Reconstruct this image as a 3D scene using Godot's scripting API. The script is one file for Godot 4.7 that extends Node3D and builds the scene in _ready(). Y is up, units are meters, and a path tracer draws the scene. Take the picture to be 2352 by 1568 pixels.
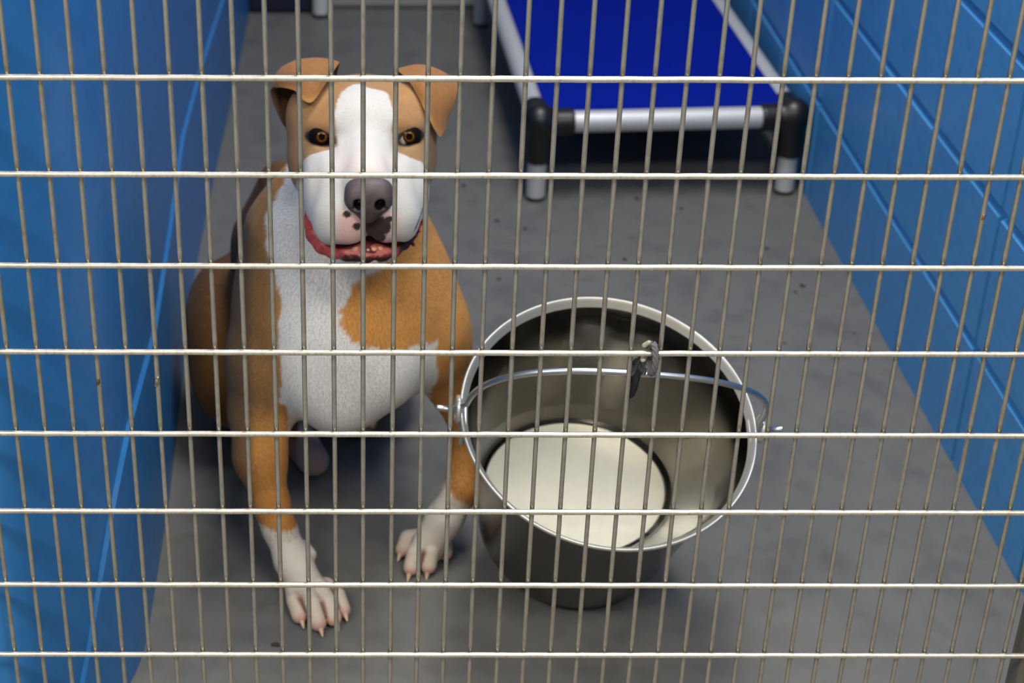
extends Node3D
# A kennel seen through its welded wire front: a seated dog, a tilted steel bucket, a raised bed.
# Metres, y up, the wire mesh stands in the plane z = 0, the kennel lies behind it (z < 0).

const CROP := [0.0, 0.0, 2352.0, 1568.0]     # the part of the 2352 x 1568 frame that is drawn

const FOCAL := 3982.02
const PPX := 877.36
const PPY := 784.0
const EYE_H := 1.25
const WIRE := 0.0254

var rng := RandomNumberGenerator.new()
var nz := FastNoiseLite.new()
var M := {}

# ------------------------------------------------------------------ mesh helpers
class MB:
	var v := PackedVector3Array()
	var n := PackedVector3Array()
	var c := PackedColorArray()
	var i := PackedInt32Array()

	func vert(p: Vector3, nn: Vector3, col := Color.WHITE) -> int:
		v.append(p); n.append(nn); c.append(col)
		return v.size() - 1

	func tri(a: int, b: int, d: int) -> void:
		i.append(a); i.append(b); i.append(d)

	func quad(a: int, b: int, d: int, e: int) -> void:
		tri(a, b, d); tri(a, d, e)

	func face(pts: Array, col := Color.WHITE, toward := Vector3.ZERO) -> void:      # flat polygon (fan) with its own normal, turned towards a side where one is given
		var nn: Vector3 = (pts[1] - pts[0]).cross(pts[2] - pts[0]).normalized()
		if nn.dot(toward) < 0.0: nn = -nn
		var s := v.size()
		for p in pts:
			vert(p, nn, col)
		for k in range(1, pts.size() - 1):
			tri(s, s + k, s + k + 1)

	func box(lo: Vector3, hi: Vector3, bev := 0.0, col := Color.WHITE, xf := Transform3D()) -> void:
		# chamfered box
		var ctr := (lo + hi) * 0.5
		var h := (hi - lo) * 0.5
		var b := minf(bev, minf(h.x, minf(h.y, h.z)) * 0.9)
		var ax := [Vector3.RIGHT, Vector3.UP, Vector3.BACK]
		for a in 3:
			var a1 := (a + 1) % 3
			var a2 := (a + 2) % 3
			for s in [-1.0, 1.0]:
				var pts := []
				for t in [[-1, -1], [1, -1], [1, 1], [-1, 1]]:
					var p: Vector3 = ctr + ax[a] * s * h[a] + ax[a1] * float(t[0]) * (h[a1] - b) + ax[a2] * float(t[1]) * (h[a2] - b)
					pts.append(xf * p)
				if s < 0: pts.reverse()
				face(pts, col)
				if b > 0.0:      # the edge strips between this face and the next axis' face
					for s2 in [-1.0, 1.0]:
						var q := []
						for t in [-1.0, 1.0]:
							q.append(ctr + ax[a] * s * h[a] + ax[a1] * s2 * (h[a1] - b) + ax[a2] * t * (h[a2] - b))
						for t in [1.0, -1.0]:
							q.append(ctr + ax[a] * s * (h[a] - b) + ax[a1] * s2 * h[a1] + ax[a2] * t * (h[a2] - b))
						for k in 4: q[k] = xf * q[k]
						var nn: Vector3 = (q[1] - q[0]).cross(q[2] - q[0])
						if nn.dot(xf.basis * (ax[a] * s + ax[a1] * s2)) < 0: q.reverse()
						face(q, col)
		if b > 0.0:
			for sx in [-1.0, 1.0]:
				for sy in [-1.0, 1.0]:
					for sz in [-1.0, 1.0]:
						var s3 := Vector3(sx, sy, sz)
						var q := []
						for a in 3:
							var p := Vector3()
							for k in 3: p[k] = ctr[k] + s3[k] * (h[k] - (0.0 if k == a else b))
							q.append(xf * p)
						var nn: Vector3 = (q[1] - q[0]).cross(q[2] - q[0])
						if nn.dot(xf.basis * s3) < 0: q.reverse()
						face(q, col)

	func tube(path: Array, rad, seg := 10, caps := true, cols = null) -> void:
		# rad: float or Array of floats along the path
		var cnt := path.size()
		var up := Vector3(0.123, 0.987, 0.211).normalized()
		var prev := Vector3()
		var start := v.size()
		for k in cnt:
			var t: Vector3 = (path[mini(k + 1, cnt - 1)] - path[maxi(k - 1, 0)]).normalized()
			var a: Vector3
			if k == 0:
				a = up - t * up.dot(t)
				if a.length() < 0.2: a = Vector3.RIGHT - t * t.x
			else:
				a = prev - t * prev.dot(t)
			a = a.normalized()
			prev = a
			var b := t.cross(a)
			var r: float = rad[k] if rad is Array else rad
			for s in seg:
				var w := TAU * s / seg
				var d := a * cos(w) + b * sin(w)
				vert(path[k] + d * r, d, cols[k] if cols != null else Color.WHITE)
		for k in cnt - 1:
			for s in seg:
				var s2 := (s + 1) % seg
				quad(start + k * seg + s, start + k * seg + s2, start + (k + 1) * seg + s2, start + (k + 1) * seg + s)
		if caps:
			for e in [0, cnt - 1]:
				var t: Vector3 = (path[0] - path[1]).normalized() if e == 0 else (path[cnt - 1] - path[cnt - 2]).normalized()
				var r: float = rad[e] if rad is Array else rad
				var base := v.size()
				for s in seg:
					vert(v[start + e * seg + s], t, c[start + e * seg])
				var mid := vert(path[e] + t * r * 0.25, t, c[start + e * seg])
				for s in seg:
					tri(base + s, base + (s + 1) % seg, mid)

	func lathe(profile: Array, xf: Transform3D, seg := 96) -> void:
		# profile of Vector2(radius, height), smooth unless two points coincide
		var cnt := profile.size()
		var nn := []
		for k in cnt:
			var p0: Vector2 = profile[maxi(k - 1, 0)]
			var p1: Vector2 = profile[mini(k + 1, cnt - 1)]
			if k > 0 and (profile[k] - p0).length() < 1e-6: p0 = profile[k]
			if k < cnt - 1 and (profile[k] - p1).length() < 1e-6: p1 = profile[k]
			var t := (p1 - p0).normalized()
			nn.append(Vector2(t.y, -t.x))
		var start := v.size()
		for k in cnt:
			for s in seg:
				var w := TAU * s / seg
				var d := Vector3(cos(w), 0, sin(w))
				vert(xf * (d * profile[k].x + Vector3.UP * profile[k].y), (xf.basis * (d * nn[k].x + Vector3.UP * nn[k].y)).normalized())
		for k in cnt - 1:
			for s in seg:
				var s2 := (s + 1) % seg
				quad(start + k * seg + s, start + k * seg + s2, start + (k + 1) * seg + s2, start + (k + 1) * seg + s)

	func patch(net: Array, nu: int, nv: int, thick: float, colf: Callable) -> void:
		# net[s][t] of Vector3: a smooth leaf through the points, given thickness
		var P := []
		for a in nu + 1:
			var row := []
			for b in nv + 1:
				row.append(MB.surf(net, float(a) / nu, float(b) / nv))
			P.append(row)
		for side in [1.0, -1.0]:
			var start := v.size()
			for a in nu + 1:
				for b in nv + 1:
					var du: Vector3 = P[mini(a + 1, nu)][b] - P[maxi(a - 1, 0)][b]
					var dv: Vector3 = P[a][mini(b + 1, nv)] - P[a][maxi(b - 1, 0)]
					var nn: Vector3 = du.cross(dv).normalized()
					var e := minf(1.0, minf(minf(a, nu - a), nv - b) / 1.6)
					var p: Vector3 = P[a][b] + nn * side * thick * 0.5 * sqrt(e)
					vert(p, nn * side, colf.call(float(a) / nu, float(b) / nv, side, p))
			for a in nu:
				for b in nv:
					var q := start + a * (nv + 1) + b
					quad(q, q + 1, q + nv + 2, q + nv + 1)

	static func cr(p0: Vector3, p1: Vector3, p2: Vector3, p3: Vector3, t: float) -> Vector3:
		return 0.5 * ((2.0 * p1) + (p2 - p0) * t + (2.0 * p0 - 5.0 * p1 + 4.0 * p2 - p3) * t * t + (3.0 * p1 - p0 - 3.0 * p2 + p3) * t * t * t)

	static func along(pts: Array, x: float) -> Vector3:
		var m := pts.size() - 1
		var f := clampf(x, 0.0, 1.0) * m
		var k := mini(int(f), m - 1)
		var p0: Vector3 = pts[k - 1] if k > 0 else pts[0] * 2.0 - pts[1]
		var p3: Vector3 = pts[k + 2] if k + 2 <= m else pts[m] * 2.0 - pts[m - 1]
		return MB.cr(p0, pts[k], pts[k + 1], p3, f - k)

	static func surf(net: Array, a: float, b: float) -> Vector3:
		var row := []
		for r in net: row.append(MB.along(r, b))
		return MB.along(row, a)

	func mesh() -> ArrayMesh:
		# Godot's front faces run clockwise: turn each triangle to agree with its normals
		for k in range(0, i.size(), 3):
			var a := i[k]
			var b := i[k + 1]
			var d := i[k + 2]
			if (v[d] - v[a]).cross(v[b] - v[a]).dot(n[a] + n[b] + n[d]) < 0.0:
				i[k + 1] = d
				i[k + 2] = b
		var arr := []
		arr.resize(Mesh.ARRAY_MAX)
		arr[Mesh.ARRAY_VERTEX] = v
		arr[Mesh.ARRAY_NORMAL] = n
		arr[Mesh.ARRAY_COLOR] = c
		arr[Mesh.ARRAY_INDEX] = i
		var m := ArrayMesh.new()
		m.add_surface_from_arrays(Mesh.PRIMITIVE_TRIANGLES, arr)
		return m

# ------------------------------------------------------------------ smooth solids: capsules and ellipsoids blended, meshed as surface nets
class Field:
	var kind := PackedInt32Array()      # 0 capsule, 1 ellipsoid
	var op := PackedInt32Array()        # 0 add, 1 cut
	var A := PackedVector3Array()
	var B := PackedVector3Array()       # capsule: second end minus first; ellipsoid: radii
	var ra := PackedFloat32Array()
	var rb := PackedFloat32Array()
	var kk := PackedFloat32Array()
	var inv: Array[Basis] = []
	var lo := Vector3(1e9, 1e9, 1e9)
	var hi := Vector3(-1e9, -1e9, -1e9)

	func grow(p: Vector3, r: float) -> void:
		lo = lo.min(p - Vector3.ONE * r); hi = hi.max(p + Vector3.ONE * r)

	func cap(a: Vector3, b: Vector3, r1: float, r2: float, k := 0.0, cut := false) -> void:
		kind.append(0); op.append(1 if cut else 0); A.append(a); B.append(b - a); ra.append(r1); rb.append(r2); kk.append(maxf(k, 1e-6)); inv.append(Basis())
		if not cut:
			grow(a, r1); grow(b, r2)

	func ell(a: Vector3, r: Vector3, k := 0.0, cut := false, rot := Basis()) -> void:
		kind.append(1); op.append(1 if cut else 0); A.append(a); B.append(r); ra.append(0); rb.append(0); kk.append(maxf(k, 1e-6)); inv.append(rot.inverse())
		if not cut: grow(a, maxf(r.x, maxf(r.y, r.z)))

	func one(j: int, p: Vector3) -> float:
		var q := p - A[j]
		if kind[j] == 0:
			var b := B[j]
			var h := clampf(q.dot(b) / maxf(b.length_squared(), 1e-12), 0.0, 1.0)
			return (q - b * h).length() - lerpf(ra[j], rb[j], h)
		q = inv[j] * q
		var r := B[j]
		var u := q / r
		var k0 := u.length()
		var k1 := (u / r).length()
		if k1 < 1e-9: return -minf(r.x, minf(r.y, r.z))
		return k0 * (k0 - 1.0) / k1

	func at(p: Vector3, act: PackedInt32Array) -> float:
		var d := 1e3
		for j in act:
			var e := one(j, p)
			var k := kk[j]
			if op[j] == 0:
				var h := maxf(k - absf(d - e), 0.0)
				d = minf(d, e) - h * h * 0.25 / k
			else:
				e = -e
				var h := maxf(k - absf(d - e), 0.0)
				d = maxf(d, e) + h * h * 0.25 / k
		return d

	func build(cell: float, mb: MB, colf: Callable, xf := Transform3D(), region := AABB()) -> void:
		var l := lo - Vector3.ONE * cell * 2.0
		var hh := hi + Vector3.ONE * cell * 2.0
		if region.size.x > 0:
			l = region.position; hh = region.end
		var nx := int(ceil((hh.x - l.x) / cell / 8.0)) * 8
		var ny := int(ceil((hh.y - l.y) / cell / 8.0)) * 8
		var nzz := int(ceil((hh.z - l.z) / cell / 8.0)) * 8
		var sx := 1
		var sy := nx + 1
		var sz := (nx + 1) * (ny + 1)
		var val := PackedFloat32Array()
		val.resize(sz * (nzz + 1))
		val.fill(1e3)
		var vid := PackedInt32Array()
		vid.resize(val.size())
		vid.fill(-1)
		var cells := PackedInt32Array()
		var r8 := 4.0 * cell * 1.733
		var total := kind.size()
		var kmax := 0.0
		for q in kk: kmax = maxf(kmax, q)
		for bz in range(0, nzz, 8):
			for by in range(0, ny, 8):
				for bx in range(0, nx, 8):
					var c := l + Vector3(bx + 4, by + 4, bz + 4) * cell
					var act := PackedInt32Array()
					for j in total:
						if one(j, c) < r8 * 1.6 + 2.0 * kmax: act.append(j)
					if act.is_empty(): continue
					if absf(at(c, act)) > r8 * 1.7: continue
					for dz in range(0, 8, 2):
						for dy in range(0, 8, 2):
							for dx in range(0, 8, 2):
								var x0 := bx + dx
								var y0 := by + dy
								var z0 := bz + dz
								if absf(at(l + Vector3(x0 + 1, y0 + 1, z0 + 1) * cell, act)) > cell * 1.733 * 1.5: continue
								for z in range(z0, z0 + 3):
									for y in range(y0, y0 + 3):
										for x in range(x0, x0 + 3):
											var id := x + y * sy + z * sz
											if val[id] > 999.0: val[id] = at(l + Vector3(x, y, z) * cell, act)
								for z in range(z0, z0 + 2):
									for y in range(y0, y0 + 2):
										for x in range(x0, x0 + 2):
											cells.append(x + y * sy + z * sz)
		var off := [0, sx, sy, sx + sy, sz, sx + sz, sy + sz, sx + sy + sz]
		var pos := [Vector3(0, 0, 0), Vector3(1, 0, 0), Vector3(0, 1, 0), Vector3(1, 1, 0), Vector3(0, 0, 1), Vector3(1, 0, 1), Vector3(0, 1, 1), Vector3(1, 1, 1)]
		var edges := [[0, 1], [2, 3], [4, 5], [6, 7], [0, 2], [1, 3], [4, 6], [5, 7], [0, 4], [1, 5], [2, 6], [3, 7]]
		var f := PackedFloat32Array()
		f.resize(8)
		var made := PackedInt32Array()
		for id in cells:
			var m := 0
			for q in 8:
				f[q] = val[id + off[q]]
				if f[q] < 0.0: m |= 1 << q
			if m == 0 or m == 255: continue
			var s := Vector3()
			var cnt := 0
			for e in edges:
				var f0 := f[e[0]]
				var f1 := f[e[1]]
				if (f0 < 0.0) != (f1 < 0.0):
					s += pos[e[0]].lerp(pos[e[1]], f0 / (f0 - f1))
					cnt += 1
			s /= cnt
			var g := Vector3(f[1] - f[0] + f[3] - f[2] + f[5] - f[4] + f[7] - f[6], f[2] - f[0] + f[3] - f[1] + f[6] - f[4] + f[7] - f[5], f[4] - f[0] + f[5] - f[1] + f[6] - f[2] + f[7] - f[3])
			g = g.normalized()
			var z := id / sz
			var y := (id - z * sz) / sy
			var x := id - z * sz - y * sy
			var p := l + (Vector3(x, y, z) + s) * cell
			vid[id] = mb.vert(xf * p, (xf.basis * g).normalized(), colf.call(p, g))
			made.append(id)
		for id in made:
			var f0 := val[id]
			for ax in 3:
				var d: int = [sx, sy, sz][ax]
				var u: int = [sy, sz, sx][ax]
				var w: int = [sz, sx, sy][ax]
				if (f0 < 0.0) == (val[id + d] < 0.0): continue
				if id < u + w: continue
				var b := vid[id - u]
				var c := vid[id - u - w]
				var e := vid[id - w]
				if b < 0 or c < 0 or e < 0: continue
				mb.quad(vid[id], b, c, e)

# ------------------------------------------------------------------ scene helpers
func tag(o: Node, label: String, category: String, group := "", kind := "") -> Node:
	if label: o.set_meta("label", label)
	if category: o.set_meta("category", category)
	if group: o.set_meta("group", group)
	if kind: o.set_meta("kind", kind)
	return o

func thing(called: String, at := Vector3.ZERO, turn := 0.0) -> Node3D:
	var o := Node3D.new()
	o.name = called
	o.position = at
	o.rotation.y = turn
	add_child(o, true)
	return o

func put(called: String, mesh: Mesh, mat: Material, parent: Node = null, at := Vector3.ZERO) -> MeshInstance3D:
	var o := MeshInstance3D.new()
	o.name = called
	o.mesh = mesh
	o.material_override = mat
	o.position = at
	(parent if parent else self).add_child(o, true)
	return o

func noise_tex(freq: float, oct: int, ramp = null, size := 512, normal := false, strength := 4.0, sd := 1) -> NoiseTexture2D:
	var f := FastNoiseLite.new()
	f.seed = sd
	f.noise_type = FastNoiseLite.TYPE_SIMPLEX
	f.frequency = freq
	f.fractal_octaves = oct
	var t := NoiseTexture2D.new()
	t.width = size; t.height = size
	t.seamless = true
	t.noise = f
	t.as_normal_map = normal
	t.bump_strength = strength
	if ramp != null:
		var g := Gradient.new()
		g.offsets = PackedFloat32Array(ramp[0])
		g.colors = PackedColorArray(ramp[1])
		t.color_ramp = g
	return t

func mat(col: Color, rough := 0.6, metal := 0.0, spec := 0.5) -> StandardMaterial3D:
	var m := StandardMaterial3D.new()
	m.albedo_color = col
	m.roughness = rough
	m.metallic = metal
	m.metallic_specular = spec
	return m

func tri_map(m: StandardMaterial3D, scale: Vector3, world := true) -> void:
	m.uv1_triplanar = true
	m.uv1_world_triplanar = world
	m.uv1_scale = scale

func sr(r: float, g: float, b: float) -> Color:      # an sRGB 0..255 colour as the linear value that vertex colours need
	return Color(r / 255.0, g / 255.0, b / 255.0).srgb_to_linear()

func lut(tab: Array, x: float) -> float:             # piecewise linear table [[x, y], ...] with x rising
	if x <= tab[0][0]: return tab[0][1]
	for k in range(1, tab.size()):
		if x <= tab[k][0]:
			return lerpf(tab[k - 1][1], tab[k][1], (x - tab[k - 1][0]) / (tab[k][0] - tab[k - 1][0]))
	return tab[-1][1]

# ------------------------------------------------------------------ everything
func _ready() -> void:
	rng.seed = 7
	nz.seed = 3
	nz.frequency = 1.0
	nz.fractal_octaves = 2
	camera_and_light()
	materials()
	room()
	cot()
	back_corner()
	crumbs()
	bucket()
	dog()
	fence()

func camera_and_light() -> void:
	var cam := Camera3D.new()
	cam.name = "camera"
	cam.projection = Camera3D.PROJECTION_FRUSTUM
	cam.near = 0.05
	cam.far = 60.0
	cam.size = cam.near * CROP[3] / FOCAL
	cam.frustum_offset = Vector2(CROP[0] + CROP[2] * 0.5 - PPX, PPY - CROP[1] - CROP[3] * 0.5) / FOCAL * cam.near
	cam.basis = Basis(Vector3.UP, -0.0072297) * Basis(Vector3.RIGHT, -0.515996) * Basis(Vector3.BACK, 0.0063788)
	cam.position = Vector3(0.0065146, EYE_H, 1.281337)
	var at := CameraAttributesPhysical.new()
	at.frustum_focal_length = 60.0
	at.frustum_focus_distance = 1.47
	at.exposure_aperture = 8.0
	cam.attributes = at
	add_child(cam)
	cam.current = true

	var env := Environment.new()
	env.background_mode = Environment.BG_COLOR
	env.background_color = Color(0.03, 0.03, 0.035)
	env.tonemap_mode = Environment.TONE_MAPPER_LINEAR
	env.tonemap_exposure = 1.0
	env.sdfgi_enabled = true
	env.ssao_enabled = true
	env.ssil_enabled = true
	var we := WorldEnvironment.new()
	we.name = "environment"
	we.environment = env
	add_child(we)

	# ceiling panel lights: two along the corridor in front of the kennel, one above the kennel itself
	lamp(Vector3(0.75, 2.66, 1.55), Vector2(1.2, 0.6), 7.0, "lit ceiling panel over the corridor in front of the kennel, right one")
	lamp(Vector3(-1.35, 2.66, 1.5), Vector2(1.2, 0.6), 7.5, "lit ceiling panel over the corridor in front of the kennel, left one")
	lamp(Vector3(0.36, 2.66, -0.85), Vector2(0.6, 1.2), 4.6, "small lit ceiling panel above the kennel")

func lamp(at: Vector3, size: Vector2, energy: float, label: String) -> void:
	var o := thing("ceiling_lamp", at)
	tag(o, label, "ceiling lamp", "ceiling panel lights")
	var mb := MB.new()
	var w := size.x * 0.5
	var d := size.y * 0.5
	for s in [-1.0, 1.0]:
		mb.box(Vector3(s * w - 0.02, -0.01, -d - 0.02), Vector3(s * w + 0.02, 0.035, d + 0.02), 0.004)
		mb.box(Vector3(-w + 0.02, -0.01, s * d - 0.02), Vector3(w - 0.02, 0.035, s * d + 0.02), 0.004)
	put("frame", mb.mesh(), mat(Color(0.85, 0.85, 0.84), 0.5), o)
	var g := MB.new()
	g.box(Vector3(-w + 0.02, 0.0, -d + 0.02), Vector3(w - 0.02, 0.012, d - 0.02))
	var e := mat(Color(0.9, 0.9, 0.88), 0.6)
	e.emission_enabled = true
	e.emission = Color(1.0, 0.965, 0.9)
	e.emission_energy_multiplier = 1.6
	put("diffuser", g.mesh(), e, o)
	var l := AreaLight3D.new()
	l.name = "panel_light"
	l.area_size = size - Vector2(0.06, 0.06)
	l.light_energy = energy
	l.light_color = Color(1.0, 0.985, 0.955)
	l.shadow_enabled = true
	l.area_range = 12.0
	l.rotation_degrees = Vector3(-90, 0, 0)
	l.position = Vector3(0, -0.02, 0)
	o.add_child(l)

func materials() -> void:
	var blue := mat(Color(0.28, 0.56, 0.79), 0.42, 0.0, 0.4)
	tri_map(blue, Vector3.ONE * 2.2)
	blue.albedo_texture = noise_tex(0.012, 4, [[0.0, 0.5, 1.0], [Color(0.93, 0.94, 0.95), Color(1, 1, 1), Color(0.95, 0.97, 0.99)]], 512)
	blue.normal_enabled = true
	blue.normal_texture = noise_tex(0.03, 3, null, 512, true, 1.2, 5)
	blue.normal_scale = 0.25
	M.blue = blue
	var bl := blue.duplicate()
	bl.albedo_color = Color(0.175, 0.435, 0.675)
	bl.roughness = 0.36
	M.blue_left = bl
	var fl := mat(Color(0.40, 0.397, 0.388), 0.5, 0.0, 0.4)
	tri_map(fl, Vector3.ONE * 0.9)
	fl.albedo_texture = noise_tex(0.008, 5, [[0.0, 0.45, 0.7, 1.0], [Color(0.86, 0.86, 0.87), Color(0.97, 0.97, 0.97), Color(1, 1, 0.99), Color(0.92, 0.91, 0.89)]], 1024)
	fl.normal_enabled = true
	fl.normal_texture = noise_tex(0.05, 3, null, 512, true, 1.0, 9)
	fl.normal_scale = 0.2
	M.floor = fl
	M.grey_wall = mat(Color(0.44, 0.45, 0.47), 0.6)
	M.plaster = mat(Color(0.80, 0.79, 0.76), 0.85)
	M.ceiling = mat(Color(0.86, 0.85, 0.82), 0.9)

	var steel := mat(Color(0.46, 0.45, 0.425), 0.24, 1.0)
	steel.roughness_texture = noise_tex(0.02, 3, [[0.0, 1.0], [Color(0.75, 0.75, 0.75), Color(1, 1, 1)]], 512, false, 1, 4)
	tri_map(steel, Vector3.ONE * 6.0, false)
	M.steel = steel
	var wirem := mat(Color(0.90, 0.885, 0.85), 0.29, 0.84)
	wirem.vertex_color_use_as_albedo = true
	tri_map(wirem, Vector3(9, 3, 9))
	wirem.albedo_texture = noise_tex(0.03, 3, [[0.0, 0.35, 0.6, 1.0], [Color(0.86, 0.84, 0.80), Color(0.96, 0.95, 0.94), Color(1, 1, 1), Color(0.93, 0.92, 0.9)]], 512, false, 1, 6)
	M.wire = wirem
	M.tube = mat(Color(0.78, 0.78, 0.78), 0.42, 0.3)
	var blackp := mat(Color(0.075, 0.072, 0.075), 0.38)
	M.black = blackp
	var cloth := mat(Color(0.0, 0.10, 0.53), 0.8, 0.0, 0.2)
	cloth.normal_enabled = true
	cloth.normal_texture = noise_tex(0.2, 2, null, 256, true, 2.0, 12)
	cloth.normal_scale = 0.4
	tri_map(cloth, Vector3.ONE * 14.0)
	M.cloth = cloth
	M.navy = mat(Color(0.03, 0.04, 0.16), 0.7)
	var fur := mat(Color(1, 1, 1), 0.72, 0.0, 0.3)
	fur.vertex_color_use_as_albedo = true
	fur.rim_enabled = true
	fur.rim = 0.15
	fur.normal_enabled = true
	fur.normal_texture = noise_tex(0.06, 3, null, 512, true, 3.0, 21)
	fur.normal_scale = 0.45
	fur.albedo_texture = noise_tex(0.05, 4, [[0.0, 0.35, 0.65, 1.0], [Color(0.80, 0.78, 0.76), Color(0.93, 0.925, 0.92), Color(1, 1, 1), Color(0.95, 0.94, 0.93)]], 1024, false, 1, 23)
	tri_map(fur, Vector3(26, 9, 26))
	M.fur = fur
	var wet := mat(Color(1, 1, 1), 0.36, 0.0, 0.32)
	wet.vertex_color_use_as_albedo = true
	wet.subsurf_scatter_enabled = true
	wet.subsurf_scatter_strength = 0.15
	M.wet = wet
	var nose := mat(Color(1, 1, 1), 0.42, 0.0, 0.5)
	nose.vertex_color_use_as_albedo = true
	nose.normal_enabled = true
	nose.normal_texture = noise_tex(0.12, 2, null, 256, true, 4.0, 31)
	nose.normal_scale = 0.5
	tri_map(nose, Vector3.ONE * 40.0)
	M.nose = nose
	var eye := mat(Color(1, 1, 1), 0.14, 0.0, 0.22)
	eye.vertex_color_use_as_albedo = true
	M.eye = eye
	M.cord = mat(Color(0.36, 0.35, 0.37), 0.8)
	M.rubber = mat(Color(0.09, 0.085, 0.085), 0.55)
	M.post = mat(Color(0.44, 0.42, 0.39), 0.45, 0.5)

# ------------------------------------------------------------------ the room
func slab(called: String, lo: Vector3, hi: Vector3, m: Material, label: String, category := "wall") -> MeshInstance3D:
	var mb := MB.new()
	mb.box(lo, hi)
	var o := put(called, mb.mesh(), m)
	tag(o, label, category, "", "structure")
	return o

func room() -> void:
	slab("floor", Vector3(-3.0, -0.12, -2.75), Vector3(3.6, 0.0, 3.3), M.floor, "smooth grey sealed concrete floor of the kennel", "floor")
	slab("ceiling", Vector3(-3.0, 2.7, -2.75), Vector3(3.6, 2.82, 3.3), M.ceiling, "white ceiling above the kennel and corridor", "ceiling")
	slab("wall_corridor", Vector3(-3.0, 0.0, 3.3), Vector3(3.6, 2.7, 3.42), M.plaster, "plain pale corridor wall facing the kennel")
	slab("wall_corridor_left", Vector3(-3.12, 0.0, 0.0), Vector3(-3.0, 2.7, 3.3), M.plaster, "plain pale wall closing the left end of the corridor")
	slab("wall_corridor_right", Vector3(3.6, 0.0, 0.0), Vector3(3.72, 2.7, 3.3), M.plaster, "plain pale wall closing the right end of the corridor")
	slab("wall_front_left", Vector3(-3.0, 0.0, -0.1), Vector3(-0.61, 2.7, -0.02), M.plaster, "pale wall beside the kennel front, on the left wall's side")
	slab("wall_front_right", Vector3(0.98, 0.0, -0.1), Vector3(3.6, 2.7, 0.0), M.plaster, "pale wall beside the kennel front, on the block wall's side")

	# back wall: grey, with a paler skirting
	var wb := slab("wall_back", Vector3(-0.64, 0.0, -2.56), Vector3(1.1, 2.7, -2.44), M.grey_wall, "grey back wall of the kennel, its foot just in view")
	var sk := MB.new()
	sk.box(Vector3(-0.27, 0.0, -2.44), Vector3(0.745, 0.018, -2.408), 0.005)
	tag(put("baseboard_back", sk.mesh(), mat(Color(0.42, 0.415, 0.40), 0.6)), "low grey skirting along the foot of the grey back wall", "baseboard", "", "structure")

	# left wall: smooth blue panel, slightly bowed, its front end rounded off behind the wire mesh; a lower panel stands proud of it
	var line := [Vector2(-0.262, -2.44), Vector2(-0.264, -1.9), Vector2(-0.270, -1.4), Vector2(-0.2695, -1.09), Vector2(-0.2570, -0.8), Vector2(-0.2460, -0.5), Vector2(-0.2435, -0.25)]
	for q in range(1, 11):
		var w := deg_to_rad(38.0) * q / 10.0
		line.append(Vector2(-0.2435 - 0.33 * (1.0 - cos(w)), -0.25 + 0.33 * sin(w)))
	line.append(line[-1] + Vector2(-0.78, 1.0) * 0.035)
	line.append(Vector2(-0.62, line[-1].y))
	var top_at := [[-2.5, 0.222], [-1.9, 0.222], [-1.2, 0.252], [-0.32, 0.256], [-0.25, 0.282], [-0.221, 0.276], [-0.193, 0.260], [-0.165, 0.230], [-0.137, 0.186], [-0.111, 0.130], [-0.085, 0.06], [0.0, 0.05]]
	var nrm := []
	for k in line.size():
		var t: Vector2 = (line[mini(k + 1, line.size() - 1)] - line[maxi(k - 1, 0)]).normalized()
		nrm.append(Vector3(t.y, 0, -t.x))
	var lw := MB.new()
	var lp := MB.new()
	var pr := 0.0045
	for k in line.size() - 1:
		var a := Vector3(line[k].x, 0, line[k].y)
		var b := Vector3(line[k + 1].x, 0, line[k + 1].y)
		var na: Vector3 = nrm[k]
		var nb: Vector3 = nrm[k + 1]
		var hgt := Vector3(0, 2.7, 0)
		var s0 := lw.vert(a - na * pr, na)
		lw.vert(b - nb * pr, nb)
		lw.vert(b - nb * pr + hgt, nb)
		lw.vert(a - na * pr + hgt, na)
		lw.quad(s0, s0 + 1, s0 + 2, s0 + 3)
		var ba := Vector3(-0.62, 0, a.z)
		var bb := Vector3(-0.62, 0, b.z)
		if b.z > a.z:
			lw.face([ba, bb, bb + hgt, ba + hgt], Color.WHITE, Vector3.LEFT)
			lw.face([ba + hgt, bb + hgt, b - nb * pr + hgt, a - na * pr + hgt], Color.WHITE, Vector3.UP)
		var ta := Vector3(0, lut(top_at, a.z), 0)
		var tb := Vector3(0, lut(top_at, b.z), 0)
		var dn := Vector3(0, -0.0045, 0)
		s0 = lp.vert(a, na)
		lp.vert(b, nb)
		lp.vert(b + tb + dn, nb)
		lp.vert(a + ta + dn, na)
		lp.quad(s0, s0 + 1, s0 + 2, s0 + 3)
		lp.face([a + ta + dn, b + tb + dn, b + tb - nb * pr, a + ta - na * pr], Color.WHITE, na + Vector3.UP)
	var wl := put("wall_left", lw.mesh(), M.blue_left)
	tag(wl, "smooth glossy blue painted wall to the left of the dog", "wall", "", "structure")
	put("lower_panel", lp.mesh(), M.blue_left, wl)

	# right wall: painted blocks in stacked courses, chamfered edges, joints recessed
	var xr := func(z: float) -> float: return 0.752 + 0.0137 * (z + 1.45)
	var wr := MB.new()
	var back := 0.93
	var z0 := -2.44
	var z1 := 0.05
	var rec := 0.009
	var xa: float = xr.call(z0) + rec
	var xb: float = xr.call(z1) + rec
	wr.face([Vector3(xb, 0, z1), Vector3(xa, 0, z0), Vector3(xa, 2.7, z0), Vector3(xb, 2.7, z1)], Color.WHITE, Vector3(-1, 0.2, 0.1))
	wr.face([Vector3(back, 0, z0), Vector3(back, 0, z1), Vector3(back, 2.7, z1), Vector3(back, 2.7, z0)], Color.WHITE, Vector3.RIGHT)
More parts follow.
